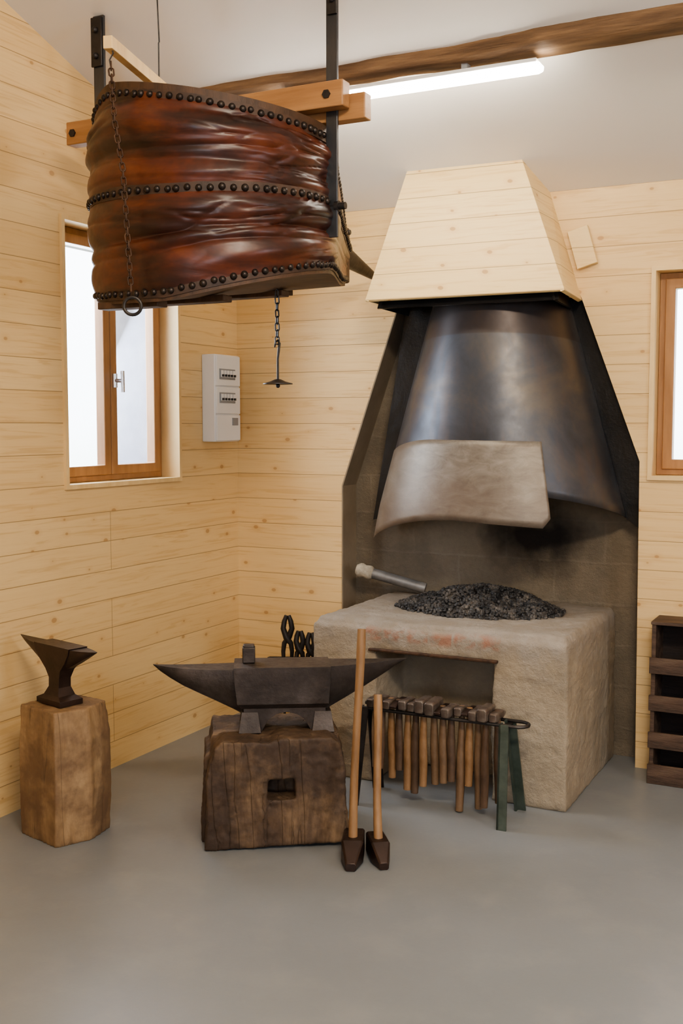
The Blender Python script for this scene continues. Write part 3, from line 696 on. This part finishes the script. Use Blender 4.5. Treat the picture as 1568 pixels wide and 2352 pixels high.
sledge((1.520, -1.678, 0.0), radians(112), 0.205, 0.080, 0.088, (1.463, -1.480, 0.845), 'long-handled sledge hammer standing on its head against the large anvil', 0.0165)
sledge((1.622, -1.612, 0.0), radians(126), 0.185, 0.070, 0.080, (1.4965, -1.407, 0.585), 'shorter sledge hammer standing on its head beside the anvil block', 0.0165)

# ------------------------------------------------------------------ hammer rack
rack = empty('hammer_rack', (1.55, -0.92, 0), 'green painted iron trestle rack holding a row of hammers', 'tool rack')
ZR_ = 0.40; yf, yb = -0.968, -0.882
m = MB()
pts = [(1.20, yf, ZR_), (1.90, yf, ZR_)]
pts += [(1.90 + 0.043*sin(a), (yf+yb)/2 - 0.043*cos(a), ZR_) for a in [pi*k/8 for k in range(1, 8)]]
pts += [(1.90, yb, ZR_), (1.20, yb, ZR_)]
m.tube(pts, 0.0075, 8)
finish(m, 'rail', M_iron, parent=rack)
for (x, fx, lm) in ((1.235, 1.225, M_iron), (1.855, 1.875, M_green)):
    for (yt, yf_) in ((yf-.004, -1.050), (yb+.004, -0.790)):
        t = Vector((x, yt, ZR_+0.005)); b = Vector((fx, yf_, 0))
        mb = MB(); s = Vector((0.020, 0, 0)); q = Vector((0, 0.004, 0)); q2 = Vector((0.004, 0, 0)); r = Vector((0, 0.014 if yt < -0.92 else -0.014, 0))
        mb.hexa([b-s-q, b+s-q, b+s+q, b-s+q], [t-s-q, t+s-q, t+s+q, t-s+q])
        mb.hexa([b-s-q, b-s+q2*2-q, b-s+q2*2+r*2, b-s+r*2], [t-s-q, t-s+q2*2-q, t-s+q2*2+r*2, t-s+r*2])
        finish(mb, 'leg', lm, parent=rack, smooth=0)
for x in (1.225, 1.845): finish(MB().box((x, yf, ZR_-.02), (x+.02, yb, ZR_-.006)), 'cross_strap', M_iron, parent=rack)

def hammer_meshes(kind):
    hl, hwid, hht = ((.060, .0180, .019), (.072, .0190, .021), (.058, .0225, .028), (.068, .0160, .016))[kind]
    m = MB(); rings = []
    secs = [(-hl, .82, .82), (-hl*.88, 1, 1), (-hl*.40, 1, 1), (-hl*.3, .88, .9), (hl*.3, .88, .9), (hl*.40, 1, 1), (hl*.75, 1, .62), (hl, .95, .22)]
    if kind == 2: secs = [(-hl, .85, .85), (-hl*.85, 1, 1), (hl*.85, 1, 1), (hl, .85, .85)]
    if kind == 3: secs = [(-hl, .9, .25), (-hl*.7, 1, .7), (-hl*.3, .95, 1), (hl*.3, .95, 1), (hl*.85, 1, 1), (hl, .8, .8)]
    for (y, sx, sz) in secs:
        a, b = hwid*sx, hht*sz; c = 0.72
        rings.append([(a*p, y, hht + b*q) for p, q in ((1, c), (c, 1), (-c, 1), (-1, c), (-1, -c), (-c, -1), (c, -1), (1, -c))])
    m.rings(rings)
    return m, hht
HG = 'hammers hanging on the iron rack'
specs = [
 (1.262, 0, .31, 2), (1.300, 1, .30, 1), (1.339, 0, .34, 0), (1.375, 3, .30, 1), (1.412, 1, .38, 0), (1.451, 0, .39, 1), (1.493, 2, .35, 0),
 (1.540, 2, .34, 2), (1.580, 3, .32, 2), (1.616, 1, .31, 1), (1.654, 0, .43, 2), (1.690, 3, .32, 0), (1.727, 1, .42, 2), (1.768, 2, .40, 1), (1.810, 0, .38, 1)]
bank = {}
HM = (M_handle, M_handled, M_handlem); HNm = ('light brown', 'dark brown', 'worn brown')
for i, (x, k, L, dk) in enumerate(specs):
    o = (0, 0, 0)
    key = (k, dk)
    if key not in bank:
        hm, hh = hammer_meshes(k)
        me = finish(hm, 'hammer_head', M_rustanvil if k == 3 else M_hamsteel, origin=o, smooth=30, bevel=0.002)
        pts = [(0, 0, hh*2 + .003)] + [(0.001*sin(j), 0, hh - j*0.1) for j in range(11)]
        rad = [.010, .011, .011, .0118, .013, .014, .0148, .0154, .0154, .0148, .0142, .0135]
        hd = finish(MB().tube(pts, rad, 10, flat=1.2), 'hammer_handle', HM[dk], origin=o, smooth=50)
        bank[key] = (me, hd)
    me0, hd0 = bank[key]
    root = empty('hammer', (x, -0.925 + random.uniform(-.016, .016), ZR_ + 0.0078), HNm[dk] + ' handled ' + ('heavy square-headed' if k == 2 else 'forging') + ' hammer hanging head-up on the iron rack', 'hammer', HG)
    root.rotation_euler = (random.uniform(-.06, .06), random.uniform(-.02, .02), random.uniform(-.03, .03))
    for src, sc in ((me0, 1), (hd0, L / 1.0)):
        cp = src.copy(); COL.objects.link(cp); cp.parent = root; cp.location = (0, 0, 0); cp.scale = (1, 1, sc if src is hd0 else 1)
        if src is hd0:
            cp.location = (0, 0, 0.034*(1-sc))
for me0, hd0 in bank.values():
    bpy.data.objects.remove(me0); bpy.data.objects.remove(hd0)

# ------------------------------------------------------------------ tongs on small stand
ts = empty('tong_stand', (0.62, -0.38, 0), 'low dark iron stand holding blacksmith tongs beside the forge', 'tool rack')
finish(MB().tube([(0.46, -0.45, 0.44), (0.80, -0.30, 0.44)], 0.008, 8), 'rail', M_iron, parent=ts)
for (x, y) in ((0.46, -0.45), (0.80, -0.30)):
    finish(MB().tube([(x, y, 0.0), (x, y, 0.445)], 0.009, 8), 'post', M_iron, parent=ts)
def tongs(cx, cy, ztop, s, lbl):
    ax = Vector((0.915, 0.40, 0)); m = MB()
    zc = ztop - 0.11*s
    for sg in (1, -1):
        def P(u, z, d=0): return Vector((cx, cy, 0)) + ax*u*sg + Vector((-ax.y, ax.x, 0))*d*sg + Vector((0, 0, z))
        m.tube([P(.006, ztop), P(.016*s, ztop-.03*s), P(.022*s, ztop-.065*s), P(.006, zc, .004), P(-.017*s, zc-.03*s, .004), P(-.022*s, zc-.07*s), P(-.02*s, zc-.12*s), P(-.012, zc-.2*s), P(-.02, 0.02)],
               [.010, .013, .014, .016, .013, .011, .009, .007, .006], 8)
    m.tube([Vector((cx, cy, zc)) + Vector((.4, -.915, 0))*.018, Vector((cx, cy, zc)) - Vector((.4, -.915, 0))*.018], .009, 10)
    finish(m, 'blacksmith_tongs', M_iron, smooth=60, label=lbl, category='tongs', group='tongs on the stand')
tongs(.556, -.433, .660, 1.0, 'tall dark iron tongs standing in the stand by the forge')
tongs(.612, -.411, .583, .80, 'dark iron tongs standing in the stand by the forge')
tongs(.664, -.391, .575, .80, 'dark iron tongs standing in the stand by the forge')

# ------------------------------------------------------------------ electrical panel
ep = empty('electrical_panel', (0.045, -0.225, 1.515), 'white plastic electrical distribution panel on the pine wall', 'electrical panel')
finish(MB().box((0.0, -.345, 1.515), (0.082, -.108, 1.967)), 'panel_box', M_white, parent=ep, bevel=0.006)
for (a, b) in ((1.52, 1.655), (1.66, 1.80), (1.805, 1.962)):
    finish(MB().box((0.08, -.340, a), (0.09, -.113, b)), 'panel_cover', M_white, parent=ep, bevel=0.004)
for (a, b) in ((1.838, 1.893), (1.716, 1.771)):
    br = finish(MB().box((0.088, -.315, a), (0.093, -.165, b)), 'breaker_window', M_grey, parent=ep, bevel=0.002)
    for i in range(5):
        y = -.305 + i*0.028
        finish(MB().box((0.092, y, a+.012), (0.097, y+.020, b-.008)), 'breaker', M_white, parent=br)
        finish(MB().box((0.096, y+.005, a+.014), (0.106, y+.015, a+.026)), 'breaker_switch', M_black, parent=br)
finish(MB().box((0.088, -.195, 1.60), (0.094, -.14, 1.64)), 'socket_cover', M_grey, parent=ep, bevel=0.002)

# ------------------------------------------------------------------ wooden crate rack
cr = empty('wooden_crate_rack', (2.56, -0.1, 0), 'dark old wooden compartment rack standing against the pine wall', 'crate rack')
x0, x1, yf2, yb2, zt = 2.28, 2.86, -0.195, -0.008, 0.72
for x in (x0, (x0+x1)/2+.0, x1-.018):
    finish(MB().box((x, yf2, 0.0), (x+.018, yb2, zt)), 'side_board', M_crate, parent=cr, bevel=0.002)
finish(MB().box((x0+.018, yb2-.01, 0.0), (x1-.018, yb2, zt-.01)), 'back_board', M_crate_shade, parent=cr)
finish(MB().box((x0-.004, yf2-.004, zt-.002), (x1, yb2, zt+.012)), 'top_board', M_crate, parent=cr, bevel=0.002)
for z in (.012, .17, .34, .51): finish(MB().box((x0+.018, yf2+.004, z), (x1-.018, yb2-.01, z+.012)), 'shelf_board', M_crate_shade, parent=cr)
for (a, b) in ((.0, .088), (.163, .235), (.332, .402), (.500, .572)):
    finish(MB().box((x0-.006, yf2-.014, a), (x1, yf2-.001, b)), 'front_slat', M_crate, parent=cr, bevel=0.002)

# ------------------------------------------------------------------ bellows
CX, CY, R0 = 0.905, -1.58, 0.440
TIPY, TW = -0.60, 0.055
def plan(n=380):
    dy = TIPY - CY; beta = 0.4
    for _ in range(60): beta = math.asin(max(-1, min(1, (R0 - cos(beta)*TW)/dy)))
    pts = []
    tr = Vector((CX + R0*cos(beta), CY + R0*sin(beta))); tl = Vector((CX - R0*cos(beta), tr.y))
    a = Vector((CX + TW, TIPY)); b = Vector((CX - TW, TIPY))
    L1 = (tr - a).length; LA = R0*(pi + 2*beta); tot = 2*L1 + LA
    for i in range(n + 1):
        s = tot*i/n
        if s < L1: p = a + (tr-a)*(s/L1); nrm = Vector((cos(beta), sin(beta)))
        elif s < L1 + LA:
            th = beta - (s-L1)/R0; nrm = Vector((cos(th), sin(th))); p = Vector((CX, CY)) + nrm*R0
        else: p = tl + (b-tl)*((s-L1-LA)/L1); nrm = Vector((-cos(beta), sin(beta)))
        pts.append((p, nrm, s))
    return pts, tot, L1
PL, TOT, L1_ = plan()
def ease(t): t = max(0, min(1, t)); return t*t*(3-2*t)
def z_top(x, y): 
    z = 2.764 - 0.155*max(0, x - 0.75) - 0.02*(x-0.75) - 0.20*max(0, 0.72-x)
    return z + (2.50 - z)*max(0, (y + 1.45)/(TIPY+1.45))
def z_mid(x, y): return 2.405 - 0.015*math.exp(-((x-1.0)/.3)**2)
def z_bot(x, y): return 2.035 + 0.15*(y + 2.05) + 0.16*max(0, x-0.98)*ease((-y-0.7)/0.6)
bel = empty('bellows', (CX, CY, 2.04), 'large pear-shaped brown leather forge bellows hung from the ceiling', 'bellows')
def ridge(x, w): return max(0.0, 1 - abs(x)/w)
def chamber(zlo, zhi, name, seed, folds, o0, o1):
    nv = 64; vs = []; fs = []; nu = len(PL)
    for i, (p, nr, s) in enumerate(PL):
        a = zlo(p.x, p.y) ; b = zhi(p.x, p.y)
        edge = 0.25 + 0.75*ease((min(s, TOT-s) - 0.7*L1_)/0.45)
        for j in range(nv + 1):
            v = j/nv
            w = sin(pi*v)**0.6
            f = 0.0
            warp = 0.09*noise.noise((s*1.2, seed, 3)) + 0.025*noise.noise((s*3.1, seed, 8))
            for (c, wd, am) in folds:
                mod = 0.75 + 1.1*noise.noise((s*1.3 + c*5, seed, 11))
                f += am*mod*math.exp(-((v - c - warp)/wd)**2)
            f += 0.009*noise.noise((s*2.0, v*2.6, seed))
            q = noise.noise((s*1.0, (v+warp)*4.6, seed+20)); f -= 0.009*ridge(q, 0.16)
            gate = ease((noise.noise((s*1.3, v*2, seed+70)) - 0.02)/0.3)
            q2 = noise.noise((s*3.6, (v+warp*2)*8, seed+40)); f -= 0.007*ridge(q2, 0.14)*gate
            q3 = noise.noise((s*6 + v*5, v*5 - s*2, seed+60)); f -= 0.007*ridge(q3, 0.16)*gate
            off = w*(0.014 + f)*edge + (o0 + (o1-o0)*v)
            vs.append((p.x + nr.x*off, p.y + nr.y*off, a + (b-a)*v + 0.004*w*noise.noise((s*3, v*3, seed+2))))
    for i in range(nu - 1):
        for j in range(nv):
            fs.append((i*(nv+1)+j, (i+1)*(nv+1)+j, (i+1)*(nv+1)+j+1, i*(nv+1)+j+1))
    ob = finish(MB().add(vs, fs), name, M_leather, parent=bel, smooth=180, recalc=False)
    md = ob.modifiers.new('solid', 'SOLIDIFY'); md.thickness = 0.004
OT, OM, OB = -0.012, 0.012, -0.006
chamber(z_mid, z_top, 'leather_bag', 1.3, [(0.14, 0.08, 0.020), (0.31, 0.045, -0.020), (0.47, 0.06, 0.012), (0.66, 0.13, 0.028), (0.83, 0.04, -0.012)], OM, OT)
chamber(z_bot, z_mid, 'leather_bag', 7.7, [(0.22, 0.14, 0.020), (0.42, 0.035, -0.012), (0.58, 0.05, -0.022), (0.82, 0.14, 0.038)], OB, OM)
def board(zf, dz0, dz1, off, name):
    pts = [(p.x + nr.x*off, p.y + nr.y*off) for (p, nr, s) in PL[::4]]
    n = len(pts); vs = [(x, y, zf(x, y)+dz0) for x, y in pts] + [(x, y, zf(x, y)+dz1) for x, y in pts]
    vs += [(CX, CY, zf(CX, CY)+dz0), (CX, CY, zf(CX, CY)+dz1)]; fs = []
    for i in range(n):
        j = (i+1) % n
        fs += [(i, j, n+j, n+i), (2*n, j, i), (2*n+1, n+i, n+j)]
    finish(MB().add(vs, fs), name, M_board, parent=bel, smooth=30)
board(z_top, -0.012, 0.018, OT+0.008, 'top_board')
board(z_mid, -0.014, 0.014, OM-0.008, 'middle_board')
board(z_bot, -0.020, 0.006, OB+0.004, 'bottom_board')
def band(zf, zc, hgt, name, off=0.006, step=0.0355, rs=0.0125):
    m = MB(); vs = []; fs = []
    P = PL[::2]
    for (p, nr, s) in P:
        z = zf(p.x, p.y) + zc
        for (o, dz) in ((off-.008, -hgt/2), (off, -hgt/2), (off+.002, 0), (off, hgt/2), (off-.008, hgt/2)):
            o += 0.002*noise.noise((s*9, 0, 3))
            vs.append((p.x + nr.x*o, p.y + nr.y*o, z + dz + 0.003*noise.noise((s*7, dz*9, 3))))
    for i in range(len(P)-1):
        for j in range(4): fs.append((i*5+j, (i+1)*5+j, (i+1)*5+j+1, i*5+j+1))
    m.add(vs, fs)
    b = finish(m, name, M_rim, parent=bel, smooth=60, recalc=False)
    k = MB(); s = 0.02; i = 0
    while s < TOT - 0.02:
        while PL[i][2] < s: i += 1
        p, nr, _ = PL[i]
        k.ball((p.x + nr.x*(off+.002), p.y + nr.y*(off+.002), zf(p.x, p.y)+zc + random.uniform(-.002, .002)), rs*random.uniform(.9, 1.08), 10, 6, (1, 1, 1))
        s += step*random.uniform(.94, 1.06)
    finish(k, 'stud_row', M_stud, parent=b, smooth=60, recalc=False, kind='stuff')
band(z_top, -0.022, 0.038, 'rim_band', off=OT+.008)
band(z_mid, 0.0, 0.040, 'rim_band', off=OM+.008)
band(z_bot, 0.012, 0.038, 'rim_band', off=OB+.008)
finish(MB().box((CX-.075, TIPY-.03, 2.25), (CX+.050, TIPY+.06, 2.50)), 'head_block', M_board, parent=bel, bevel=0.01)
finish(MB().tube([(CX-.005, TIPY+.04, 2.395), (CX-.010, TIPY+.12, 2.385), (CX-.045, -0.10, 2.345)], [0.052, 0.046, 0.020], 18), 'nozzle', M_iron, parent=bel)
finish(MB().box((CX+.035, TIPY-.02, 2.33), (CX+.052, TIPY+.03, 2.475)).tube([(CX+.01, TIPY+.0, 2.47), (CX+.08, TIPY+.0, 2.47)], .012, 8), 'iron_strap', M_iron, parent=bel, bevel=0.002)
finish(MB().tube([(CX+R0-.03, -1.53, 2.385), (1.425, -1.53, 2.385)], 0.013, 12).tube([(1.385, -1.53, 2.385), (1.40, -1.53, 2.385)], 0.02, 12), 'pivot_pin', M_iron, parent=bel)
finish(MB().tube([(CX-R0+.03, -1.53, 2.385), (0.27, -1.53, 2.385)], 0.013, 12), 'pivot_pin', M_iron, parent=bel)
for y in (-1.95, -1.72, -1.3, -1.0):
    hwid = (0.18 if y < -1.9 else 0.30) if y < -1.2 else 0.15
    z = z_bot(0, y) - 0.020
    finish(MB().box((CX-hwid-.06, y-.03, z-.020), (CX+hwid-.16, y+.03, z+.004)), 'bottom_batten', M_board, parent=bel, bevel=0.003)

# hanger frame
hg = empty('bellows_hanger', (0.85, -1.53, 2.28), 'hanging frame of iron bars and larch timbers holding bellows', 'frame')
for x, zb, w in ((0.335, 2.25, 0.026), (1.375, 2.275, 0.0225)):
    finish(MB().box((x-w, -1.542, zb), (x+w, -1.530, ceil_z(-1.53))), 'iron_bar', M_bar, parent=hg, bevel=0.002)
finish(MB().box((0.335-.03, -1.552, 3.02), (0.335+.022, -1.543, 3.21)).ball((.33, -1.556, 3.16), .013).ball((.33, -1.556, 3.06), .013), 'fixing_plate', M_iron, parent=hg, bevel=0.002)
finish(MB().box((1.36, -1.552, 3.05), (1.40, -1.543, 3.2)).ball((1.38, -1.556, 3.1), .013), 'fixing_plate', M_iron, parent=hg, bevel=0.002)
finish(MB().box((0.212, -1.600, 2.716), (1.448, -1.5425, 2.806)), 'cross_timber', M_larch, parent=hg, bevel=0.004)
finish(MB().box((0.265, -1.5295, 2.684), (1.500, -1.475, 2.774)), 'cross_timber', M_larch, parent=hg, bevel=0.004)
for x in (0.245, 1.385):
    finish(MB().tube([(x, -1.606, 2.760), (x, -1.596, 2.760)], 0.016, 6), 'bolt', M_iron, parent=hg)

# rocker lever, wire, pull chain
A_, B_ = Vector((0.825, -2.10, 2.872)), Vector((0.632, -1.55, 2.905))
dd = (B_-A_).normalized(); sd = Vector((dd.y, -dd.x, 0)).normalized()*0.016; uu = Vector((0, 0, 0.021))
B2 = B_ + dd*0.25
m = MB().hexa([A_-sd-uu, A_+sd-uu, A_+sd+uu, A_-sd+uu], [B2-sd-uu, B2+sd-uu, B2+sd+uu, B2-sd+uu])
finish(m, 'bellows_lever', M_pine, smooth=0, bevel=0.002, label='pale wooden lever arm above the bellows', category='lever')
finish(MB().tube([B_ + Vector((0, 0, 0.015)), B_ + Vector((0, 0, 0.16)), B_ + Vector((0.003, 0, 0.163)), (B_.x-.004, B_.y, ceil_z(B_.y)+.005)], 0.0028, 6), 'suspension_wire', M_iron, label='thin twisted iron wire hanging from the ceiling', category='wire')
def chain_mesh(pts, ll, rr, wid):
    pts = [Vector(p) for p in pts]; m = MB()
    segs = [(pts[i], pts[i+1]) for i in range(len(pts)-1)]; tot = sum((b-a).length for a, b in segs)
    n = int(tot/ll)
    for k in range(n + 1):
        rem = k*ll
        for a, b in segs:
            L = (b-a).length
            if rem <= L or (a, b) == segs[-1]: p = a + (b-a)*min(rem/L, 1); t = (b-a).normalized(); break
            rem -= L
        q = Vector((0, 1, 0)).rotation_difference(t).to_matrix()
        Mr = q @ Matrix.Rotation(pi/2*(k % 2) + random.uniform(-.2, .2) + 0.6, 3, 'Y')
        m.torus(p, wid, rr, Mr, 12, 6, stretch=ll*0.28)
    return m
pc = empty('pull_chain', (0.86, -2.11, 2.0), 'rusty pull chain with iron ring hanging in front of the bellows', 'chain')
top = A_ + dd*0.03 + Vector((0, 0, -0.02))
path = [top + Vector((0, -0.0, -0.05)), (0.850, -2.105, 2.62), (0.878, -2.098, 2.45), (0.900, -2.092, 2.05)]
finish(chain_mesh(path, 0.0235, 0.0030, 0.0085), 'chain', M_rust, parent=pc, smooth=60, recalc=False)
finish(MB().tube([top + Vector((0, 0, 0.02)), top + Vector((0.01, 0, -0.01)), top + Vector((-0.006, 0, -0.03)), top + Vector((0.0, 0, -0.055))], 0.0025, 6), 'wire_hook', M_iron, parent=pc)
finish(MB().torus((0.905, -2.092, 2.000), 0.029, 0.0058, Matrix.Rotation(radians(30), 3, 'Z') @ Matrix.Rotation(radians(90), 3, 'X'), 24, 8), 'ring', M_iron, parent=pc)

dw = empty('hanging_disc_hook', (1.04, -1.357, 1.77), 'small iron disc on a hooked rod and chain below the bellows', 'hook')
zb3 = z_bot(1.04, -1.357)
finish(chain_mesh([(1.04, -1.357, zb3-.035), (1.04, -1.357, 1.93)], 0.026, 0.003, 0.008), 'chain', M_iron, parent=dw, smooth=60, recalc=False)
finish(MB().tube([(1.028, -1.357, 1.905), (1.032, -1.357, 1.925), (1.042, -1.357, 1.932), (1.050, -1.357, 1.92), (1.046, -1.357, 1.89), (1.042, -1.357, 1.86), (1.042, -1.357, 1.76)], [.003, .004, .0045, .005, .005, .0045, .005], 8), 'hook_rod', M_iron, parent=dw, smooth=60)
pr = [(0.0001, 1.782), (0.012, 1.780), (0.03, 1.772), (0.058, 1.764), (0.058, 1.761), (0.03, 1.766), (0.0001, 1.770)]
m = MB(); m.rings([[(1.042 + r*cos(2*pi*k/28), -1.357 + r*sin(2*pi*k/28), z) for k in range(28)] for r, z in pr], cap=False)
m.ball((1.042, -1.357, 1.755), 0.009, 8, 5)
finish(m, 'disc', M_iron, parent=dw, smooth=50)

# ------------------------------------------------------------------ lights
def area(name, loc, target, sx, sy, power, col):
    l = bpy.data.lights.new(name, 'AREA'); l.shape = 'RECTANGLE'; l.size = sx; l.size_y = sy; l.energy = power; l.color = col
    o = bpy.data.objects.new(name, l); COL.objects.link(o); o.location = loc
    o.rotation_euler = (Vector(target) - Vector(loc)).to_track_quat('-Z', 'Y').to_euler(); return o
area('ceiling_tube_lamp', (3.6, -4.4, 3.6), (1.6, -1.0, 1.0), 1.3, 0.25, 112, (1.0, 0.87, 0.69))
area('added_side_fill', (6.0, -3.2, 1.9), (1.5, -1.0, 1.2), 1.0, 1.2, 52, (0.70, 0.83, 1.0))  # unseen cool lamp added for bluish light on the steel hood, no window here
area('front_window_daylight', (3.9, -7.8, 1.9), (1.4, 0.0, 1.3), 1.1, 1.2, 88, (0.74, 0.85, 1.0))
area('window_daylight', (-0.5, -0.98, 1.95), (1.6, -1.6, 0.7), 0.8, 1.1, 50, (0.70, 0.83, 1.0))

w = bpy.data.worlds.new('world'); S.world = w; w.use_nodes = True
nt = w.node_tree; bg = nt.nodes['Background']
tc = N(nt, 'ShaderNodeTexCoord'); sp = N(nt, 'ShaderNodeSeparateXYZ'); nt.links.new(tc.outputs['Generated'], sp.inputs[0])
c = ramp(nt, math_(nt, 'ADD', sp.outputs[2], 0.5), [(0.40, (0.50, 0.58, 0.48)), (0.5, (0.80, 0.87, 0.92)), (0.62, (0.88, 0.94, 1.0))])
nt.links.new(c, bg.inputs['Color']); bg.inputs['Strength'].default_value = 7.0

# ------------------------------------------------------------------ camera
cam = bpy.data.cameras.new('camera'); co = bpy.data.objects.new('camera', cam); COL.objects.link(co)
co.location = (3.200, -5.084, 1.6); co.rotation_euler = (radians(90 - 4.55), 0, radians(26.75))
cam.sensor_fit = 'VERTICAL'; cam.sensor_height = 36; cam.lens = 36*2500/2352; cam.clip_start = 0.05
S.camera = co
for o in list(bpy.data.objects):
    if 'wl' in o: del o['wl']
